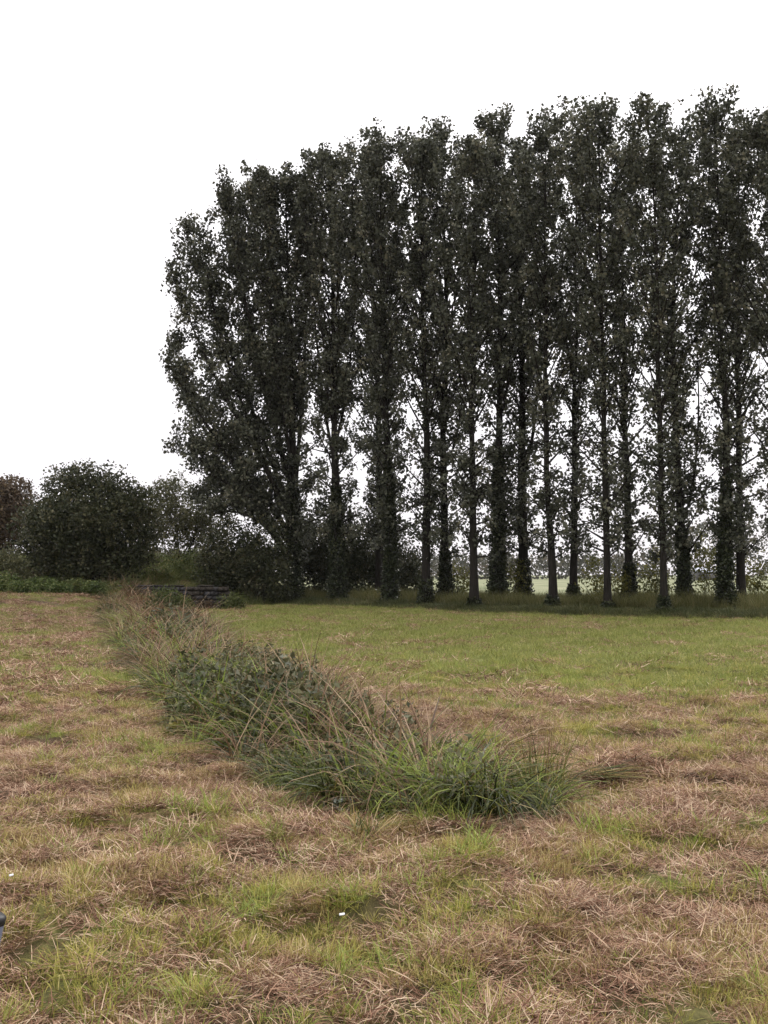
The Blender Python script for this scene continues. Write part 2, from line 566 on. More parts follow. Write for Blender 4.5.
def poplar(px, y, wpx, apex, label, ivy=0, crown_w=1.5, limbs=(), dens=1.0, low=1.0, fork=None):
    x = x_at(px, y)
    z0 = float(hgt(x, y))
    top = np.array([x_at(apex[0], y), y + R.uniform(-.3, .3), z_at(apex[1], y)])
    H = top[2] - z0
    r0 = wpx / 2 * y / F
    t = thing('poplar_tree', label, 'tree', (x, y, z0), 'poplars in the double row')
    top = top - np.array([x, y, z0])
    wood, clumps, csig = Geo(), [], []
    tt = np.linspace(0, 1, 15)
    wob = np.cumsum(R.normal(size=(15, 2)) * .05, axis=0) * np.sin(np.pi * tt)[:, None]
    tr = np.stack([top[0] * tt ** 2.6 + wob[:, 0], top[1] * tt + wob[:, 1], H * .97 * tt - .15 * (tt == 0)], 1)
    trr = r0 * (1 - .93 * tt ** .9) * (1 + .28 * np.exp(-tt * 45)) * R.uniform(.9, 1.1, 15)
    wood.add(*tube(tr, trr, 10))

    def on_trunk(f):
        return np.array([np.interp(f, tt, tr[:, k]) for k in range(3)]), float(np.interp(f, tt, trr))
    # ascending branches up the trunk
    nb = int(86 * H / 19)
    for k in range(nb):
        f = .10 + .88 * (k + R.random()) / nb
        p, rt = on_trunk(f)
        a = k * 2.4 + R.uniform(-.5, .5)
        # outline of the crown: slim below, widest at two thirds, rounded club at the top
        w = crown_w * float(np.interp(f, [.1, .25, .5, .75, .9, 1], [.9, 1.25, 1.75, 1.75, 1.1, .6])) * R.uniform(.45, 1.1)
        w *= .62 + .85 * float(vnoise(np.array(f * 9 + px), np.array(a % TAU * .8), 7))
        tilt = math.radians(R.uniform(24, 46) if f > .35 else R.uniform(35, 80))
        Lb = w / max(.45, math.sin(tilt))
        Lb = min(Lb, (H * 1.0 - p[2]) / max(.25, math.cos(tilt)) - .05)
        if f < .35:
            Lb *= .8
        if Lb < .25:
            continue
        d = (math.sin(tilt) * math.cos(a), math.sin(tilt) * math.sin(a), math.cos(tilt))
        P = limb(p, d, Lb, .5 if f > .35 else .05, .3)
        wood.add(*tube(P, np.linspace(min(rt * .45, .055), .008, len(P)), 5))
        amount = (1.95 + .5 * sstep(.38, .70, f)) * dens * (low if f < .45 else 1)
        c = limb_leaves(P, amount, 0, 0, .12 if f > .4 else .25)
        clumps.append(c)
        csig.append(np.full(len(c), .165))
    # big limbs that fork from the trunk
    allP = []
    for (f, pts) in limbs:
        p, rt = on_trunk(f)
        P = [p]
        for (qx, qy, dy) in pts:
            P.append(np.array([x_at(qx, y + dy) - x, dy, z_at(qy, y + dy) - z0]))
        P = np.array(P)
        k = np.linspace(0, 1, len(P))
        kk = np.linspace(0, 1, 14)
        P = np.stack([np.interp(kk, k, P[:, q]) for q in range(3)], 1)
        for _ in range(2):
            P[1:-1] = (P[:-2] + 2 * P[1:-1] + P[2:]) / 4
        wood.add(*tube(P, np.linspace(rt * .55, .012, len(P)), 6))
        allP.append(P)
        Ls = np.linalg.norm(np.diff(P, axis=0), axis=1).sum()
        for s in range(int(Ls * 3.0)):
            f2 = .22 + .78 * R.random()
            q = np.array([np.interp(f2, kk, P[:, m_]) for m_ in range(3)])
            a = R.uniform(0, TAU)
            ti = math.radians(R.uniform(25, 70))
            P2 = limb(q, (math.sin(ti) * math.cos(a), math.sin(ti) * math.sin(a), math.cos(ti)), R.uniform(.8, 2.6) * (1.15 - .55 * f2), .4, .3)
            wood.add(*tube(P2, np.linspace(.025, .006, len(P2)), 4))
            c = limb_leaves(P2, 2.0 * dens, 0, 0, .1)
            clumps.append(c)
            csig.append(np.full(len(c), .2))
    # twigs that fill the fan between the limbs of the spreading tree
    if len(allP) > 4:
        for k in range(460):
            A, B = allP[R.integers(len(allP))], allP[R.integers(len(allP))]
            ti, u_ = R.uniform(.12, 1.0) ** .85, R.random()
            q = np.array([np.interp(ti, kk, A[:, m_]) * u_ + np.interp(ti, kk, B[:, m_]) * (1 - u_) for m_ in range(3)])
            a = R.uniform(0, TAU)
            P2 = limb(q, (.5 * math.cos(a), .5 * math.sin(a), 1), R.uniform(.3, .8), .3, .4, 4)
            wood.add(*tube(P2, np.linspace(.015, .005, len(P2)), 4))
            c = limb_leaves(P2, 2.4, 0, 0, .1)
            clumps.append(c)
            csig.append(np.full(len(c), .22))
    # short leafy shoots straight from the bark
    ns = int(50 * low * H / 19)
    f = R.uniform(.14, .6, ns)
    c = np.array([on_trunk(q)[0] for q in f]) + R.normal(size=(ns, 3)) * np.array([.5, .5, .25])
    clumps.append(c)
    csig.append(np.full(ns, .2))
    # the topmost shoots
    nt_ = 26
    c = top + R.normal(size=(nt_, 3)).clip(-1.6, 1.6) * np.array([.42, .42, .5]) - np.array([0, 0, .75])
    clumps.append(c)
    csig.append(np.full(nt_, .16))
    C, S = np.concatenate(clumps), np.concatenate(csig)
    k = R.integers(8, 52, len(C))
    idx = np.repeat(np.arange(len(C)), k)
    tone = np.clip(R.normal(.45, .25, len(C)), 0, 1)
    pos = C[idx] + R.normal(size=(len(idx), 3)).clip(-1.5, 1.5) * S[idx][:, None] * np.array([1, 1, 1.1])
    pos = pos[(pos[:, 2] > .5) & (pos[:, 2] < H + .1 - .35 * R.random(len(pos)))]
    lv = Geo()
    col = np.clip(tone[idx][:len(pos)] + R.normal(size=len(pos)) * .2, 0, 1)
    lv.add(*leaves(pos, R.uniform(.08, .20, len(pos)) * (y / 46) ** .5, .85, col=col))
    tk = link('trunk', wood.mesh('poplar_trunk', [M['bark']], True), t)
    link('crown', lv.mesh('poplar_crown', [M['poplar']]), t)
    if ivy:
        n = int(ivy * 1050)
        f = R.random(n) ** 1.15
        hh = .05 + f * ivy
        q = np.stack([np.interp(hh / H, tt, tr[:, m_]) for m_ in range(3)], 1)
        rr_ = np.interp(hh / H, tt, trr) + np.abs(R.normal(size=n)) * .11 * (1.15 - .8 * f) + .01
        a = R.uniform(0, TAU, n)
        lump = .75 + .5 * fbm(a * 1.2 + 9 * px, hh * 1.4, 5)
        q = q + np.stack([np.cos(a) * rr_ * lump, np.sin(a) * rr_ * lump, R.normal(size=n) * .05], 1)
        g = Geo()
        g.add(*leaves(q, R.uniform(.07, .14, n), .9))
        link('ivy', g.mesh('ivy', [M['ivy']]), t)
    return t


POPLARS = [
    # px, y, width px, apex, ivy, crown_w, dens, low, label
    (294, 57.0, 12, (284, 172), 6.5, 1.75, 1.0, 1.2, 'leftmost poplar, broad fan of limbs leaning out over the open sky', [
        (.20, [(262, 440, .2), (222, 330, .3), (192, 260, .2), (181, 226, .1)]),
        (.26, [(268, 400, -.4), (240, 290, -.7), (228, 225, -.6), (221, 188, -.5)]),
        (.30, [(276, 370, 1.1), (258, 270, 1.5), (250, 205, 1.5), (252, 186, 1.4)]),
        (.14, [(262, 490, 1.0), (222, 450, 1.6), (188, 400, 2.0), (168, 345, 2.0)]),
        (.16, [(268, 470, -1.2), (225, 400, -1.9), (190, 330, -2.0), (172, 275, -1.8)]),
        (.10, [(262, 520, .3), (225, 480, .5), (195, 455, .6), (172, 452, .6)]),
        (.22, [(300, 420, .8), (306, 320, 1.0), (308, 240, 1.0), (306, 178, .9)]),
        (.18, [(258, 450, -.8), (228, 370, -1.2), (208, 300, -1.2), (200, 238, -1.0)]),
        (.24, [(268, 410, .9), (246, 330, 1.2), (236, 260, 1.4), (238, 205, 1.3)]),
        (.28, [(280, 390, -1.0), (268, 310, -1.3), (264, 240, -1.3), (268, 182, -1.2)]),
        (.12, [(258, 500, -.8), (214, 440, -1.2), (184, 390, -1.4), (166, 365, -1.4)]),
        (.08, [(266, 520, .6), (238, 500, .9), (212, 496, 1.0), (190, 500, 1.0)]),
        (.07, [(272, 530, -1.2), (250, 515, -1.6), (228, 510, -1.7), (210, 516, -1.7)]),
        (.09, [(270, 525, -.9), (245, 495, -1.3), (214, 475, -1.5), (190, 470, -1.5)]),
    ]),
    (338, 55.0, 11, (327, 146), 6.0, 1.7, 1.0, 1.1, 'ivy clad poplar second from the left end of the row', [
        (.30, [(322, 400, .5), (312, 300, .6), (303, 215, .5)]), (.34, [(348, 390, .4), (356, 280, .6), (352, 200, .5)])]),
    (380, 57.5, 9, (364, 146), 0, 1.6, 1.0, 1.1, 'slim poplar close behind the left side of an ivy clad poplar', []),
    (391, 52.5, 10, (378, 131), 7.0, 1.6, 1.0, 1.0, 'poplar with thickest ivy bulge, third from the left at the front', []),
    (426, 50.5, 10, (424, 134), 1.2, 1.4, .95, .9, 'dark bare trunked poplar right of the thickest ivy bulge', []),
    (445, 53.5, 10, (440, 120), 2.6, 1.5, .95, .9, 'poplar with ivy only at its foot, close beside another trunk', [
        (.30, [(455, 450, .3), (465, 390, .3), (470, 300, .3)])]),
    (474, 47.5, 9, (478, 136), .5, 1.35, .95, .85, 'clean trunked poplar leaning slightly, mid row, flared at its foot', []),
    (497, 50.5, 11, (496, 112), 7.5, 1.5, .95, .8, 'ivy wrapped poplar in the middle of the row', []),
    (523, 52.5, 11, (528, 140), 2.2, 1.45, .9, .8, 'poplar forking into two stems well above the grass, mid row', [
        (.26, [(536, 430, .2), (541, 350, .3), (545, 250, .3), (546, 170, .3)])]),
    (553, 45.5, 8, (549, 111), .6, 1.3, .9, .75, 'slim pale trunked poplar right of the forked one', []),
    (573, 50.5, 8, (580, 132), 1.0, 1.4, .9, .75, 'thin dark poplar set back between two paler trunks', []),
    (607, 43.5, 8, (603, 102), .4, 1.35, .9, .75, 'slender straight poplar with pale foot right of centre', []),
    (629, 47.0, 9, (632, 134), 2.0, 1.4, .85, .75, 'dark straight poplar close right of a pale footed one', []),
    (663, 41.5, 8, (653, 99), .7, 1.3, .85, .7, 'straight slender poplar with grey bark left of a leaning stem', []),
    (684, 45.0, 10, (690, 124), 3.4, 1.35, .85, .7, 'poplar with ivied foot and a thin stem leaning out right', [
        (.19, [(690, 508, .1), (698, 460, .2), (702, 400, .3), (699, 330, .3)]),
        (.36, [(676, 395, .2), (668, 350, .3), (664, 300, .3)])]),
    (724, 42.5, 9, (722, 93), 5.5, 1.4, .9, .7, 'tallest looking ivied poplar near the right edge of the picture', []),
    (740, 46.5, 9, (748, 122), 0, 1.4, .85, .7, 'dark poplar close behind the rightmost ivied one', [
        (.50, [(752, 330, .2), (768, 300, .2), (780, 250, .2)])]),
    (789, 42.0, 9, (774, 112), 0, 1.5, .8, .7, 'poplar at the right edge, only its crown showing', []),
]
for (px, y, w, apex, ivy, cw, dens, low, lab, lbs) in POPLARS:
    poplar(px, y, w, apex, lab, ivy, cw, lbs, dens, low)


# ------------------------------------------------------------------ bushes and small trees
def bush(name, label, cat, x, y, lobes, mat, nclump, per, sig, size, stems=5, stem_r=.05, stem_h=.6, group=None, zlift=0, col_mid=.45, bark='bark'):
    """lobes: list of (dx, dy, dz, rx, ry, rz) ellipsoids holding the leaf clumps"""
    z0 = float(hgt(x, y)) + zlift
    t = thing(name, label, cat, (x, y, z0), group)
    lob = np.array(lobes, float)
    vol = lob[:, 3] * lob[:, 4] * lob[:, 5]
    pick = R.choice(len(lob), nclump, p=vol / vol.sum())
    d = R.normal(size=(nclump, 3))
    d /= np.linalg.norm(d, axis=1)[:, None]
    rr_ = R.random(nclump) ** .42
    C = lob[pick, :3] + d * rr_[:, None] * lob[pick, 3:]
    C = C[C[:, 2] > .05]
    k = R.integers(int(per * .5), int(per * 1.5) + 1, len(C))
    idx = np.repeat(np.arange(len(C)), k)
    tone = np.clip(R.normal(col_mid, .17, len(C)), 0, 1)
    pos = C[idx] + R.normal(size=(len(idx), 3)).clip(-1.7, 1.7) * sig
    ok = pos[:, 2] > .03
    pos, idx = pos[ok], idx[ok]
    g = Geo()
    g.add(*leaves(pos, R.uniform(size * .65, size * 1.3, len(pos)), .7, col=np.clip(tone[idx] + R.normal(size=len(pos)) * .18, 0, 1)))
    w = Geo()
    for s in range(stems):
        c = C[R.integers(len(C))]
        base = np.array([R.normal() * stem_r * 3, R.normal() * stem_r * 3, -.1])
        mid = base + (c - base) * np.array([.3, .3, .55]) + R.normal(size=3) * .08
        tt = np.linspace(0, 1, 7)[:, None]
        P = (1 - tt) ** 2 * base + 2 * tt * (1 - tt) * mid + tt ** 2 * c
        w.add(*tube(P, np.linspace(stem_r * R.uniform(.6, 1.1), stem_r * .15, 7), 6))
    link('trunk' if cat == 'tree' else 'stem', w.mesh('stem', [M[bark]], True), t)
    link('crown' if cat == 'tree' else 'foliage', g.mesh('foliage', [M[mat]]), t)
    return t


# big dark hawthorn on the left bank
Y = 52.0
bush('hawthorn_tree', 'large dark rounded hawthorn on the left bank', 'tree', x_at(92, Y), Y,
     [(-.1, 0, 2.5, 2.9, 2.4, 2.2), (-1.5, .2, 4.7, 1.1, 1.2, 1.0), (-.3, .1, 4.9, .9, 1.0, .75), (.8, 0, 4.7, 1.1, 1.1, .8), (1.9, -.2, 3.6, 1.3, 1.3, 1.1), (-2.6, 0, 2.6, 1.3, 1.4, 1.3),
      (-3.0, .3, 1.0, 1.1, 1.2, 1.1), (0, -.3, .8, 2.6, 1.6, 1.1), (2.5, .2, 2.2, .9, 1.3, 1.1), (.9, -1.0, 3.0, 1.5, 1.3, 1.3), (-1.2, -1.2, 2.6, 1.6, 1.2, 1.4), (2.3, -.3, 1.3, 1.1, 1.0, .8)],
     'hawthorn', 1700, 24, .20, .15, 70, .05, zlift=.45)
Y = 66.0
bush('copper_tree', 'reddish brown leaved tree at the left edge behind the hawthorn', 'tree', x_at(4, Y), Y,
     [(0, 0, 3.2, 2.2, 2.0, 2.4), (-1.2, 0, 3.0, 1.8, 1.6, 1.8), (.4, 0, 4.7, .9, .9, .8)], 'copper', 700, 26, .22, .17, 8, .1, zlift=-.3)
Y = 62.0
bush('willow_tree', 'loose pale leaved small tree between the hawthorn and the poplars', 'tree', x_at(180, Y), Y,
     [(-.3, 0, 3.2, 2.0, 1.6, 2.3), (1.6, .3, 2.6, 1.7, 1.4, 2.0), (-1.0, 0, 4.2, 1.3, 1.2, 1.2)], 'willow', 560, 18, .26, .15, 9, .06, zlift=-.3)
Y = 49.0
bush('grey_shrub', 'grey green shrub at the left edge below the copper tree', 'shrub', x_at(8, Y), Y,
     [(0, 0, .9, 1.0, .9, 1.0), (-1.0, 0, .9, 1.2, 1, 1.2), (.6, 0, .4, .8, .8, .6)], 'willow', 420, 18, .16, .11, 7, .04, col_mid=.4)
# dark elders under the left poplars
for (px, Y, h, w, lab, mt) in [
        (230, 56, 4.1, 1.9, 'dark elder bush left of the leftmost poplar trunk', 'hawthorn'),
        (262, 55.5, 4.6, 1.7, 'dark elder bush filling the gap beside the leftmost trunk', 'hawthorn'),
        (318, 61, 5.6, 2.6, 'dark bush between the two leftmost front trunks', 'hawthorn'),
        (362, 60, 5.4, 2.3, 'olive bush between the second and third front trunks', 'hawthorn'),
        (404, 60, 3.4, 1.7, 'low dark bush right of the thickest ivy bulge', 'hawthorn')]:
    bush('elder_bush', lab, 'bush', x_at(px, Y), Y, [(0, 0, h * .5, w * .85, w * .7, h * .5), (-w * .3, 0, h * .4, w * .7, w * .6, h * .4), (w * .35, .2, h * .32, w * .7, w * .6, h * .34)],
         mt, int(330 * h * w / 8), 22, .2, .15, 6, .05, group='bushes under the left poplars')
# suckers between the trunks
for (px, Y, h, w, lab) in [
        (652, 46.5, 2.5, .75, 'yellow green sucker growth left of the grey barked poplar'),
        (594, 47.5, 2.2, .6, 'leafy sucker shoots left of the pale footed poplar'),
        (617, 46.5, 2.0, .5, 'leafy suckers between two close straight trunks'),
        (512, 52.0, 2.4, .7, 'leafy suckers between the ivy wrapped and the forked poplar'),
        (754, 47.5, 2.4, .8, 'olive suckers at the right edge beside the last trunks'),
        (704, 48.5, 3.4, .8, 'dark hanging suckers between the leaning stem and the ivied trunk'),
        (458, 54.0, 2.6, .8, 'suckers between two clean trunks left of centre')]:
    bush('poplar_sucker', lab, 'shrub', x_at(px, Y), Y, [(0, 0, h * .55, w, w * .8, h * .5), (w * .5, 0, h * .35, w * .7, w * .6, h * .35)],
         'sucker', int(30 * h * w), 16, .16, .12, 6, .02, group='suckers between the trunks')
# bracken and brambles on the bank behind the wall, nettles at its foot
for (px, Y, h, w, lab, mt) in [
        (128, 58, 1.3, 1.5, 'olive bramble clump under the hawthorn branches', 'bracken'),
        (152, 56, 1.1, 1.2, 'olive bramble clump left of the wall under the pale tree', 'bracken'),
        (186, 59, 1.6, 1.7, 'light green bracken bank above the left half of the wall', 'bracken'),
        (212, 58, 1.5, 1.6, 'light green bracken bank above the right half of the wall', 'bracken'),
        (243, 57, 1.0, 1.3, 'brownish bramble clump right of the wall end', 'copper'),
        (30, 52, 1.0, 1.5, 'brown bramble tangle under the left side of the hawthorn', 'copper'),
        (62, 51.5, .8, 1.3, 'dull bramble clump under the hawthorn', 'bracken')]:
    bush('bramble_clump', lab, 'shrub', x_at(px, Y), Y, [(0, 0, h * .4, w, w * .8, h * .5), (w * .4, .2, h * .5, w * .6, w * .6, h * .4)], mt,
         int(110 * w), 20, .14, .11, 5, .015, group='brambles on the left bank')
for (px, Y, h, w, lab, mt) in [
        (118, 48.2, .9, .9, 'dull green weeds hiding the left end of the wall', 'bracken'),
        (138, 48.0, 1.0, .9, 'brownish weeds before the left part of the wall', 'copper'),
        (158, 47.6, .9, .8, 'green weeds before the middle of the wall', 'bracken'),
        (182, 48.6, .55, .45, 'low olive weeds before the right half of the wall', 'bracken'),
        (206, 48.7, .4, .4, 'brown weeds at the wall foot near its right end', 'copper'),
        (233, 48.9, .8, .6, 'olive weeds over the right end of the wall', 'bracken')]:
    bush('wall_weed', lab, 'plant', x_at(px, Y), Y, [(0, 0, h * .45, w, w * .5, h * .5), (w * .4, .1, h * .4, w * .6, w * .4, h * .4)], mt,
         int(120 * w), 16, .12, .09, 5, .012, group='weeds before the wall')
for (px, Y, h, w, mt, lab) in [
        (4, 46.5, 1.0, .8, 'nettle', 'tall green nettle patch at the left edge of the field'), (24, 45.6, .55, .6, 'nettle', 'low green nettle patch second from the left edge'),
        (42, 47.0, .75, .7, 'nettle', 'mid height nettle patch below the left side of the hawthorn'), (60, 46.2, .4, .5, 'nettle', 'lowest nettle patch below the hawthorn'),
        (78, 47.2, .6, .6, 'bracken', 'olive weed patch below the hawthorn trunk'), (96, 46.4, .7, .5, 'nettle', 'green nettle patch beside the ditch end')]:
    bush('nettle_patch', lab, 'plant', x_at(px, Y), Y, [(0, 0, h * .4, w, w * .8, h * .5), (w * .7, -.2, h * .25, w * .6, w * .5, h * .3), (-w * .6, .1, h * .3, w * .5, w * .5, h * .4)],
         mt, 150, 15, .10, .10, 5, .008, group='nettles at the field edge')

# ------------------------------------------------------------------ low stone wall of the culvert
YW = 49.5
xw0, xw1 = x_at(108, YW), x_at(228, YW)
zw = float(hgt((xw0 + xw1) / 2, YW)) - .15
wall = thing('stone_wall', 'low grey stone wall across the far end of the ditch', 'wall', ((xw0 + xw1) / 2, YW, zw))
ztop = z_at(587, YW) - zw
core = Geo()


def box(cx, cy, cz, sx, sy, sz, j=0.0):
    V = np.array([[a, b, c] for c in (-1, 1) for (a, b) in ((-1, -1), (1, -1), (1, 1), (-1, 1))], float) * np.array([sx, sy, sz]) / 2
    if j:
        V = V * (1 + R.uniform(-j, j, (8, 3)))
    V = V + np.array([cx, cy, cz])
    Q = np.array([[0, 3, 2, 1], [4, 5, 6, 7], [0, 1, 5, 4], [1, 2, 6, 5], [2, 3, 7, 6], [3, 0, 4, 7]])
    return V, Q, np.full(8, .5)


wlen = xw1 - xw0
core.add(*box(0, .18, ztop / 2, wlen - .1, .24, ztop))
link('wall_core', core.mesh('wall_core', [M['soil']]), wall)
stones = []
for k in range(5):
    g = Geo()
    g.add(*box(0, 0, 0, 1, 1, 1, .09))
    stones.append(g.mesh('stone', [M[('stone', 'stone2', 'stone3', 'stone', 'stone2')[k]]]))
ncourse = 6
ch = ztop / ncourse
for c in range(ncourse):
    u = -wlen / 2 + (.0 if c % 2 else -.12)
    while u < wlen / 2:
        sw = R.uniform(.18, .36)
        o = link('stone', stones[R.integers(5)], wall, (u + sw / 2, R.uniform(-.04, .04), (c + .5) * ch + R.uniform(-.015, .015)))
        o.scale = (sw - .02, .34, ch - .008)
        u += sw
for k in range(8):
    if k in (5, 7):
        continue                                    # lost stones
    o = link('coping_stone', stones[k % 5], wall, (-wlen / 2 + (k + .5) * wlen / 8, .12 + R.uniform(-.03, .03), ztop + .045))
    o.scale = (wlen / 8 - .03, .5, .085)

# ------------------------------------------------------------------ far wood, hedge and shed
g = Geo()
nfar = 2600
fxx = R.uniform(-160, 330, nfar)
fyy = 330 + R.normal(size=nfar) * 14 + .1 * fxx
hmax = (5.5 + 3 * fbm(fxx * .03, fyy * .01, 41)) + 11 * sstep(78, 100, fxx) * (.6 + .6 * fbm(fxx * .06, fyy * .02, 43))
C = np.stack([fxx, fyy, hgt(fxx, fyy) + hmax * R.random(nfar) ** .8], 1)
idx = np.repeat(np.arange(nfar), 14)
pos = C[idx] + R.normal(size=(len(idx), 3)) * np.array([1.3, 1.3, .8])
pos[:, 2] = np.maximum(pos[:, 2], .4)
tone = np.clip(R.normal(.45, .2, nfar), 0, 1)
g.add(*leaves(pos, R.uniform(.7, 1.3, len(pos)), .8, col=np.clip(tone[idx] + R.normal(size=len(pos)) * .12, 0, 1)))
tag(link('far_wood', g.mesh('far_wood', [M['far']])), 'dark distant woodland and hedges beyond the pale field', 'woodland', kind='stuff')
Y = 285.0
shed = thing('field_shed', 'tiny pale roofed shed far across the field, right', 'shed', (x_at(704, Y), Y, float(hgt(x_at(704, Y), Y))))
g = Geo()
g.add(*box(0, 0, 1.1, 5.5, 4, 2.3))
link('wall', g.mesh('shed_wall', [M['dark_board']]), shed)
g = Geo()
V = np.array([[-3, -2.3, 2.1], [3, -2.3, 2.1], [3, 0, 3.2], [-3, 0, 3.2], [-3, 2.3, 2.1], [3, 2.3, 2.1]], float)
V = np.concatenate([V, V + np.array([0, 0, .12])])
Q = np.array([[0, 1, 2, 3], [3, 2, 5, 4], [6, 9, 8, 7], [9, 10, 11, 8], [0, 6, 7, 1], [4, 5, 11, 10], [0, 3, 9, 6], [3, 4, 10, 9], [1, 7, 8, 2], [2, 8, 11, 5]])
g.add(V, Q, np.full(12, .5))
link('roof', g.mesh('shed_roof', [M['pale_roof']]), shed)


# ------------------------------------------------------------------ grass: clump meshes scattered by geometry nodes
def variants(base, meshes):
    col = bpy.data.collections.new(base)
    for m in meshes:
        o = bpy.data.objects.new(base, m)
        col.objects.link(o)
    return col


def scatter(name, pts, rot, scl, idx, coll, label, cat):
    m = bpy.data.meshes.new(name)
    n = len(pts)
    m.vertices.add(n)
    m.vertices.foreach_set('co', np.asarray(pts, np.float32).ravel())
    a = m.attributes.new('rot', 'FLOAT_VECTOR', 'POINT')
    a.data.foreach_set('vector', np.asarray(rot, np.float32).ravel())
    a = m.attributes.new('scl', 'FLOAT_VECTOR', 'POINT')
    a.data.foreach_set('vector', np.asarray(scl, np.float32).ravel())
    a = m.attributes.new('idx', 'INT', 'POINT')
    a.data.foreach_set('value', np.asarray(idx, np.int32))
    m.update()
    o = link(name, m)
    tag(o, label, cat, kind='stuff')
    ng = bpy.data.node_groups.new(name, 'GeometryNodeTree')
    ng.interface.new_socket('Geometry', in_out='INPUT', socket_type='NodeSocketGeometry')
    ng.interface.new_socket('Geometry', in_out='OUTPUT', socket_type='NodeSocketGeometry')
    N, Lk = ng.nodes, ng.links
    gi, go = N.new('NodeGroupInput'), N.new('NodeGroupOutput')
    ci = N.new('GeometryNodeCollectionInfo')
    ci.inputs['Collection'].default_value = coll
    ci.inputs['Separate Children'].default_value = True
    ci.inputs['Reset Children'].default_value = True
    ip = N.new('GeometryNodeInstanceOnPoints')
    ip.inputs['Pick Instance'].default_value = True

    def na(nm, ty):
        q = N.new('GeometryNodeInputNamedAttribute')
        q.data_type = ty
        q.inputs['Name'].default_value = nm
        return [s for s in q.outputs if s.enabled and s.name == 'Attribute'][0]
    e2r = N.new('FunctionNodeEulerToRotation')
    Lk.new(na('rot', 'FLOAT_VECTOR'), e2r.inputs[0])
    Lk.new(gi.outputs[0], ip.inputs['Points'])
    Lk.new(ci.outputs[0], ip.inputs['Instance'])
    Lk.new(na('idx', 'INT'), ip.inputs['Instance Index'])
    Lk.new(e2r.outputs[0], ip.inputs['Rotation'])
    Lk.new(na('scl', 'FLOAT_VECTOR'), ip.inputs['Scale'])
    Lk.new(ip.outputs[0], go.inputs[0])
    md = o.modifiers.new('scatter', 'NODES')
    md.node_group = ng
    return o


def disc(n, r):
    a, q = R.uniform(0, TAU, n), r * np.sqrt(R.random(n))
    return np.stack([q * np.cos(a), q * np.sin(a), np.zeros(n)], 1)


def thatch_clump(n=150, r=.17, L=(.03, .13), w=(.002, .0052), h=.03):
    root = disc(n, r)
    root[:, 2] = R.uniform(.002, h, n)
    phi = R.normal(R.uniform(0, TAU), 1.1, n)
    g = Geo()
    g.add(*blades(root, phi, R.uniform(1.0, 1.7, n), R.uniform(-.4, .9, n), R.uniform(*L, n) * (1 + 1.0 * (R.random(n) < .02)), R.uniform(*w, n), 3, taper=.5))
    return g


def tuft(n, r, L, w, lean=(.1, .7), bend=(.1, .9), segs=3, colmid=.5, colsd=.22, h=0):
    root = disc(n, r)
    phi = np.arctan2(root[:, 1], root[:, 0]) + R.normal(size=n) * .9
    g = Geo()
    g.add(*blades(root, phi, R.uniform(*lean, n), R.uniform(*bend, n), R.uniform(*L, n), R.uniform(*w, n), segs,
                  col=np.clip(R.normal(colmid, colsd, n), 0, 1)))
    return g


def fan(n, r0, r1, half=.62, power=1.0):
    """points spread over the ground seen from the camera side, even in area for power 1"""
    a = R.uniform(-half, half, n)
    u = R.random(n)
    p = power
    rr_ = (r0 ** (2 * p) + u * (r1 ** (2 * p) - r0 ** (2 * p))) ** (1 / (2 * p))
    return rr_ * np.sin(a), rr_ * np.cos(a)


def place(x, y, sc, zoff=0.0, tilt=.12, zs=None):
    n = len(x)
    pts = np.stack([x, y, hgt(x, y) + zoff], 1)
    rot = np.stack([R.normal(size=n) * tilt, R.normal(size=n) * tilt, R.uniform(0, TAU, n)], 1)
    s3 = np.stack([sc, sc, sc if zs is None else zs], 1)
    return pts, rot, s3


def open_ground(x, y):
    s = strip_s(x, y)
    inside = (s > .08) & (s < .95) & (y > 7.05) & (y < 52)
    return ~inside & (behind_row(x, y) < .5)


# dry thatch, near
cl = variants('thatch_clump', [thatch_clump().mesh('thatch_clump', [M['thatch']]) for _ in range(8)])
x, y = fan(17000, 2.6, 15, .62, .75)
gr = green(x, y)
bare = sstep(.50, .62, fbm(x * 2.1, y * 2.1, 77, 3))
ok = open_ground(x, y) & (R.random(len(x)) < (1.0 - .6 * gr) * (1 - .25 * bare))
x, y = x[ok], y[ok]
scatter('mown_thatch', *place(x, y, R.uniform(.6, 1.1, len(x)), -.004), R.integers(0, 8, len(x)), cl, 'dry brown mown thatch lying over the near field', 'thatch')
# dry thatch, middle distance (coarser blades)
cl = variants('far_thatch_clump', [thatch_clump(120, .32, (.05, .15), (.005, .012), .035).mesh('far_thatch_clump', [M['thatch']]) for _ in range(6)])
x, y = fan(22000, 13, 58, .55, .7)
gr = green(x, y)
ok = open_ground(x, y) & (R.random(len(x)) < .8 - 1.05 * gr)
x, y = x[ok], y[ok]
scatter('far_thatch', *place(x, y, R.uniform(.7, 1.3, len(x)), -.004), R.integers(0, 6, len(x)), cl, 'dry brown thatch streaks across the farther field', 'thatch')
# stubble tufts
cl = variants('stubble_tuft', [tuft(80, .085, (.03, .09), (.0022, .0048), (.05, 1.0), (0, .9)).mesh('stubble_tuft', [M['stubble']]) for _ in range(8)])
x, y = fan(13000, 2.6, 16, .62, .75)
gr = green(x, y)
cn = fbm(x * 2.2, y * 2.2, 91, 3)
bare = sstep(.50, .62, fbm(x * 2.1, y * 2.1, 77, 3))
ok = open_ground(x, y) & (R.random(len(x)) < 1 - .7 * bare) & (R.random(len(x)) < 1.3 * sstep(.38, .62, cn)) & (gr < .9)
x, y = x[ok], y[ok]
scatter('stubble', *place(x, y, R.uniform(.6, 1.25, len(x))), R.integers(0, 8, len(x)), cl, 'straw coloured mown stubble tufts on the near field', 'stubble')
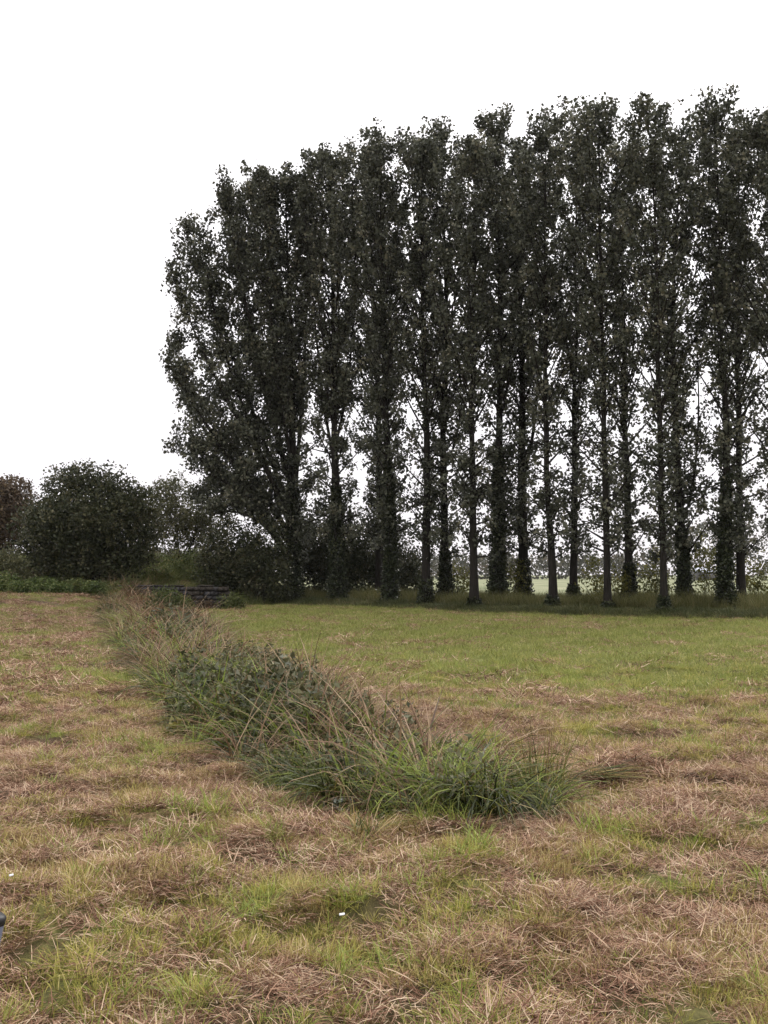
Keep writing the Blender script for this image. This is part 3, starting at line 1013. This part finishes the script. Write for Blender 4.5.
# living grass, near
cl = variants('grass_tuft', [tuft(52, .065, (.03, .095), (.0028, .0058), (.1, 1.2), (.1, 1.2)).mesh('grass_tuft', [M['grass']]) for _ in range(8)])
x, y = fan(20000, 2.6, 22, .62, .75)
gr = green(x, y)
bare = sstep(.50, .62, fbm(x * 2.1, y * 2.1, 77, 3))
ok = open_ground(x, y) & (R.random(len(x)) < (1 - .6 * bare) * (1 - .8 * sstep(14, 22, y))) & (R.random(len(x)) < sstep(.36, .9, gr) * .95 + .05)
x, y = x[ok], y[ok]
scatter('short_grass', *place(x, y, R.uniform(.6, 1.3, len(x))), R.integers(0, 8, len(x)), cl, 'yellow green grass regrowth on the near field', 'grass')
# brighter single tufts, near
cl = variants('lush_tuft', [tuft(34, .06, (.07, .20), (.0035, .0075), (.1, 1.0), (.2, 1.4), 4).mesh('lush_tuft', [M['lush']]) for _ in range(6)])
x, y = fan(5200, 2.8, 19, .6, .8)
cn = fbm(x * .8, y * .8, 123, 3)
ok = open_ground(x, y) & (R.random(len(x)) < sstep(.40, .66, cn) * .8 + .06)
x, y = x[ok], y[ok]
scatter('lush_grass', *place(x, y, R.uniform(.5, 1.1, len(x))), R.integers(0, 6, len(x)), cl, 'brighter green grass tufts dotted over the mown field', 'grass')
# living grass, middle distance
cl = variants('field_tuft', [tuft(54, .30, (.05, .14), (.007, .015), (.2, 1.2), (.1, .9), 2).mesh('field_tuft', [M['field']]) for _ in range(6)])
x, y = fan(38000, 9, 62, .55, .7)
gr = green(x, y)
ok = open_ground(x, y) & (R.random(len(x)) < sstep(9, 19, y)) & (R.random(len(x)) < sstep(.15, .7, gr) + .14)
x, y = x[ok], y[ok]
scatter('field_grass', *place(x, y, R.uniform(.6, 1.2, len(x))), R.integers(0, 6, len(x)), cl, 'green short grass of the field before the poplars', 'grass')
# verge: darker rough grass along the foot of the trees
cl = variants('verge_tuft', [tuft(60, .35, (.2, .5), (.012, .024), (.1, .9), (.3, 1.4), 3).mesh('verge_tuft', [M['verge']]) for _ in range(5)])
n = 5200
x = R.uniform(-9, 24, n)
d = R.normal(-.6, .75, n)
y = np.interp(x, ROWX, ROWY) + d / .8
scatter('verge_grass', *place(x, y, R.uniform(.3, .8, n) * (.5 + 1.0 * fbm(x * 1.1, y * 1.1, 303, 2))), R.integers(0, 5, n), cl, 'dark green rough grass verge along the foot of the poplars', 'grass')
# tall pale grass under and behind the trees
cl = variants('tall_grass_tuft', [tuft(60, .3, (.5, 1.15), (.012, .022), (.05, .5), (.1, .9), 3).mesh('tall_grass_tuft', [M['tallgrass']]) for _ in range(6)])
n = 9000
x = R.uniform(-12, 32, n)
d = R.uniform(.3, 11, n)
y = np.interp(x, ROWX, ROWY) + d / .8
scatter('tall_grass', *place(x, y, R.uniform(.25, .78, n) * (.6 + .8 * fbm(x * .7, y * .7, 301, 2))), R.integers(0, 6, n), cl, 'tall olive and straw grass under and behind the poplars', 'grass')
# ragged grass on the left bank
n = 5200
x = R.uniform(-34, -6, n)
y = R.uniform(49, 75, n)
cl2 = variants('bank_tuft', [tuft(50, .3, (.3, .8), (.012, .024), (.1, .8), (.2, 1.2), 3).mesh('bank_tuft', [M['bracken']]) for _ in range(5)])
ok = (y > 54) | (x < -12)
x, y = x[ok], y[ok]
scatter('bank_grass', *place(x, y, R.uniform(.5, 1.1, len(x))), R.integers(0, 5, len(x)), cl2, 'rough grass and weeds covering the left bank', 'weeds')


# ------------------------------------------------------------------ sedge bed in the ditch
def sedge_clump(n, r, L, w, mat, flop=0.6, colmid=.45, segs=5, lean=(.05, .6), bend=(.5, 2.0)):
    root = disc(n, r)
    ph0 = R.uniform(0, TAU)
    phi = np.where(R.random(n) < flop, R.normal(ph0, .7, n), R.uniform(0, TAU, n))
    g = Geo()
    g.add(*blades(root, phi, R.uniform(*lean, n), R.uniform(*bend, n), R.uniform(*L, n), R.uniform(*w, n), segs,
                  col=np.clip(R.normal(colmid, .25, n), 0, 1), floor=.03, taper=.92))
    return g.mesh('sedge_clump', [M[mat]])


sv = [sedge_clump(44, .16, (.45, .95), (.008, .021), 'sedge', .8, R.uniform(.16, .42), lean=(.1, .7), bend=(1.2, 2.8)) for _ in range(7)]
sv += [sedge_clump(32, .15, (.55, 1.1), (.008, .018), 'deadreed', .6, .5, bend=(.7, 2.5)) for _ in range(4)]
sv += [sedge_clump(44, .18, (.5, .95), (.009, .018), 'lush', .6, .35, bend=(.7, 2.4)) for _ in range(2)]
sv += [sedge_clump(60, .16, (.4, .85), (.006, .014), 'plume', .4, .45, bend=(.4, 1.8)) for _ in range(2)]


def herb_clump(mat, n, r, h, size, mid):
    c = disc(n, r)
    c[:, 2] = h * R.random(n) ** .7 * (1 - .5 * (c[:, 0] ** 2 + c[:, 1] ** 2) / r ** 2)
    g = Geo()
    g.add(*leaves(c, R.uniform(size * .6, size * 1.4, n), .45, flat=.3, col=np.clip(R.normal(mid, .22, n), 0, 1)))
    k = 12
    g.add(*blades(disc(k, r * .5), R.uniform(0, TAU, k), R.uniform(0, .35, k), R.uniform(0, .5, k), R.uniform(h * .6, h * 1.1, k), np.full(k, .006), 3))
    return g.mesh('sedge_clump', [M[mat]])


sv += [herb_clump('hawthorn', 170, .24, .62, .07, .6), herb_clump('bracken', 150, .24, .55, .07, .3), herb_clump('nettle', 150, .22, .5, .07, .3), herb_clump('willow', 130, .2, .6, .06, .6)]
cl = variants('sedge_clump', sv)
xs, ys = [], []
for (y0, y1, dn) in ((7.05, 12, 46), (12, 20, 30), (20, 34, 20), (34, 52, 14)):
    wmax = 4.5
    n = int((y1 - y0) * 16 * dn)
    y = R.uniform(y0, y1, n)
    x = R.uniform(-14, 3, n)
    s = strip_s(x, y)
    ok = (s > .02) & (s < .98)
    xs.append(x[ok])
    ys.append(y[ok])
x, y = np.concatenate(xs), np.concatenate(ys)
s = strip_s(x, y)
brown = fbm(x * .6, y * .35, 201, 3) + .35 * sstep(.55, .95, s) * sstep(9.5, 11, y) * (1 - sstep(17, 26, y)) + .05 * sstep(15, 25, y)
u = R.random(len(x))
kind = np.where(u < sstep(.36, .66, brown) * .7 * sstep(8.0, 11, y) * (1 - .35 * sstep(16, 24, y)) + .2, R.integers(7, 11, len(x)), R.integers(0, 7, len(x)))
kind = np.where(R.random(len(x)) < .20, R.integers(11, 13, len(x)), kind)
herb = sstep(.44, .60, fbm(x * .8 + 40, y * .5, 233, 3)) * (.35 + .3 * sstep(9.5, 13, y))
kind = np.where(R.random(len(x)) < herb, R.integers(15, 19, len(x)), kind)
rust = sstep(.58, .70, fbm(x * .9, y * .45, 222, 3)) * sstep(10, 13, y)
kind = np.where(R.random(len(x)) < rust * .6, R.integers(13, 15, len(x)), kind)
sc = R.uniform(.7, 1.2, len(x)) * (.68 + .6 * np.sin(np.pi * np.clip(s, .05, .95)))
sc = sc * (.55 + .85 * fbm(x * 1.3, y * 1.0, 411, 3)) * (1 - .12 * (1 - sstep(8.5, 11, y)))
p, r_, s3 = place(x, y, sc, 0, .15)
fs = 1 + .05 * np.clip(y - 12, 0, 20) / 2          # coarser farther off
s3[:, :2] *= fs[:, None]
scatter('sedge_bed', p, r_, s3, kind, cl, 'long arching green sedge and dead reed filling the ditch', 'reeds')

# ------------------------------------------------------------------ single plants one can point to
def blade_thing(name, label, cat, px, py, specs, group=None, dz=0.0):
    """specs: list of (part name, material, n, r, L, w, lean, bend, phi or None, spread)"""
    q = ground_at(px, py)
    t = thing(name, label, cat, (q[0], q[1], float(hgt(q[0], q[1])) + dz), group)
    for (pn, mt, n, r, L, w, lean, bend, ph, sp) in specs:
        root = disc(n, r)
        if cat == 'heap':
            root[:, 2] = .24 * (1 - (root[:, 0] ** 2 + root[:, 1] ** 2) / r ** 2) * R.uniform(.2, 1, n)
        phi = R.uniform(0, TAU, n) if ph is None else R.normal(ph, sp, n)
        g = Geo()
        g.add(*blades(root, phi, R.uniform(*lean, n), R.uniform(*bend, n), R.uniform(*L, n), R.uniform(*w, n), 6,
                      col=np.clip(R.normal(.5, .22, n), 0, 1), floor=.01, taper=.93))
        link(pn, g.mesh(pn, [M[mt]]), t)
    return t


blade_thing('reed_tuft', 'tall thin upright reed tuft at the right end of the sedge', 'reeds', 540, 806, [
    ('leaf', 'sedge', 90, .16, (.4, .78), (.005, .010), (.0, .4), (.05, .9), None, 0),
    ('dry_stem', 'deadreed', 22, .12, (.55, .95), (.003, .006), (0, .25), (0, .35), None, 0)])
blade_thing('sedge_tussock', 'bright green sedge tussock at the front of the bed', 'reeds', 440, 812, [
    ('leaf', 'lush', 110, .10, (.3, .62), (.006, .011), (.05, .8), (.2, 1.2), None, 0),
    ('dry_leaf', 'stubble', 16, .08, (.3, .5), (.005, .009), (.05, .6), (.1, .8), None, 0)])
blade_thing('sedge_tussock', 'small dark green tussock below the front edge of the sedge', 'reeds', 478, 852, [
    ('leaf', 'lush', 60, .09, (.12, .30), (.005, .010), (.2, 1.0), (.2, 1.2), None, 0)])
blade_thing('sedge_tussock', 'small dark green tussock below the white leaved plants', 'reeds', 366, 838, [
    ('leaf', 'sedge', 46, .08, (.12, .30), (.006, .012), (.2, 1.1), (.2, 1.0), None, 0)])
blade_thing('sedge_tussock', 'low wide grass tussock right of the front sedge', 'reeds', 612, 832, [
    ('leaf', 'lush', 130, .22, (.10, .24), (.004, .008), (.1, 1.0), (.2, 1.2), None, 0)])
blade_thing('sedge_tussock', 'spreading green tussock in the mown foreground, left of centre', 'reeds', 252, 916, [
    ('leaf', 'lush', 80, .10, (.10, .24), (.003, .006), (.3, 1.2), (.2, .9), None, 0)])
blade_thing('fallen_reed_bundle', 'pale flattened reeds lying right of the upright tuft', 'reeds', 590, 778, [
    ('leaf', 'sedge', 50, .12, (.3, .55), (.006, .012), (1.05, 1.4), (.1, .4), -.5, .22),
    ('dry_leaf', 'stubble', 26, .12, (.3, .55), (.004, .009), (1.1, 1.45), (.1, .3), -.5, .25)])
blade_thing('dead_reed_mat', 'brown mat of cut reed stalks below the front sedge', 'reeds', 430, 836, [
    ('stalk', 'deadreed', 150, .42, (.25, .7), (.003, .007), (1.35, 1.65), (-.1, .15), .35, .5)])
blade_thing('stalk_heap', 'brown heap of cut stalks on the grass right of the sedge', 'heap', 632, 782, [
    ('stalk', 'thatch', 800, .46, (.10, .30), (.005, .011), (.7, 1.6), (.2, 1.2), None, 0),
    ('dark_stalk', 'deadreed', 300, .40, (.08, .22), (.006, .013), (.5, 1.5), (.3, 1.2), None, 0)])
blade_thing('grass_loop', 'single pale bent grass blade looping over the foreground', 'grass', 336, 951, [
    ('leaf', 'stubble', 2, .01, (.12, .15), (.006, .007), (.2, .4), (1.6, 2.0), 0.1, .2)])


def plume(px, y, h, n, lab):
    x = x_at(px, y)
    t = thing('dock_plant', lab, 'plant', (x, y, float(hgt(x, y))), 'reddish seed plumes in the ditch')
    w, g = Geo(), Geo()
    for k in range(n):
        a = R.uniform(0, TAU)
        P = limb((R.normal() * .18, R.normal() * .12, 0), (math.cos(a) * .25, math.sin(a) * .25, 1), h * R.uniform(.7, 1.05), .1, .25)
        w.add(*tube(P, np.linspace(.008, .003, len(P)), 4))
        c = limb_leaves(P, 160, 0, 0, .4) 
        c = c + R.normal(size=c.shape) * .055
        g.add(*leaves(c, R.uniform(.02, .05, len(c)), .6))
    tag(link('stem', w.mesh('plume_stem', [M['deadreed']], True), t), kind='stuff')
    tag(link('seed_head', g.mesh('plume_seed', [M['plume']]), t), kind='stuff')


plume(152, 21.5, .95, 9, 'large reddish brown seed plume on the left side of the ditch')
plume(198, 29.0, .95, 5, 'small reddish brown seed plume far along the ditch')
plume(128, 19.0, .35, 5, 'low rusty plume at the left foot of the sedge')
Y = 40.0
bush('ditch_shrub', 'dark green leafy shrub rising from the far ditch', 'shrub', x_at(168, Y), Y, [(0, 0, .6, .7, .6, .7), (.4, 0, .4, .5, .5, .5)], 'bracken', 200, 16, .1, .09, 6, .015, col_mid=.25)


def leafy(name, label, px, py, n, r, size, mat, h=.1):
    q = ground_at(px, py)
    t = thing(name, label, 'plant', (q[0], q[1], float(hgt(q[0], q[1]))))
    c = disc(n, r)
    c[:, 2] = R.uniform(.03, h, n)
    g = Geo()
    g.add(*leaves(c, R.uniform(size * .6, size * 1.3, n), .6, flat=.9))
    link('foliage', g.mesh('low_leaf', [M[mat]]), t)
    w = Geo()
    for k in range(5):
        w.add(*tube(np.array([[0, 0, -.02], c[k] * .5, c[k]]), .003, 4))
    link('stem', w.mesh('low_stem', [M['sedge']]), t)


leafy('silver_plant', 'low white leaved plant at the front edge of the sedge, upper one', 298, 796, 46, .13, .05, 'silver')
leafy('silver_plant', 'low white leaved plant at the front edge of the sedge, lower one', 342, 812, 34, .11, .05, 'silver')
leafy('broadleaf_plant', 'bright green broad leaved weed at the left foot of the sedge', 178, 738, 26, .12, .10, 'sucker', .18)
leafy('broadleaf_plant', 'green broad leaved weeds among the front sedge', 322, 782, 60, .22, .07, 'lush', .2)


# pale scraps lying in the grass
def scrap(px, py, w, lab):
    q = ground_at(px, py)
    V, Q, C = box(0, 0, 0, w, w * .55, .006, .2)
    V[:, 2] += .25 * V[:, 0]
    o = link('white_scrap', mesh_np('white_scrap', V, Q, C, [M['white']]), None, (q[0], q[1], float(hgt(q[0], q[1])) + .085))
    o.rotation_euler = (.35, .1, R.uniform(-.6, .6))
    tag(o, lab, 'scrap', 'white scraps in the grass')


scrap(342, 934, .022, 'small white scrap lying in the mown grass, centre foreground')
scrap(11, 893, .02, 'tiny white scrap in the grass near the left edge')

# short stake leaning in at the left edge
q = ground_at(-15, 966)
st = thing('marker_stake', 'short grey blue stake with black cap at the left edge', 'stake', (q[0], q[1], float(hgt(q[0], q[1]))))
g = Geo()
P = np.array([[0, 0, -.06], [.018, 0, .08], [.036, 0, .17]])
g.add(*tube(P, [.042, .041, .040], 14))
link('shaft', g.mesh('stake_shaft', [M['blue']], True), st)
g = Geo()
P = np.array([[.034, 0, .165], [.0365, 0, .18], [.040, 0, .196], [.0415, 0, .204], [.042, 0, .205]])
g.add(*tube(P, [.044, .045, .044, .034, .001], 14))
link('cap', g.mesh('stake_cap', [M['black']], True), st)

# ------------------------------------------------------------------ thin damp air over the fields
hz = Geo()
hz.add(*box(0, 0, 13.5, 3040, 3040, 32))
hm, N, Lk, hout = new_mat('damp_air')
pv = N.new('ShaderNodeVolumePrincipled')
pv.inputs['Color'].default_value = (.93, .92, .96, 1)
pv.inputs['Density'].default_value = .0001
Lk.new(pv.outputs[0], hout.inputs['Volume'])
tag(link('haze', hz.mesh('haze', [hm])), 'thin pale damp air over the whole field', 'haze', kind='stuff')
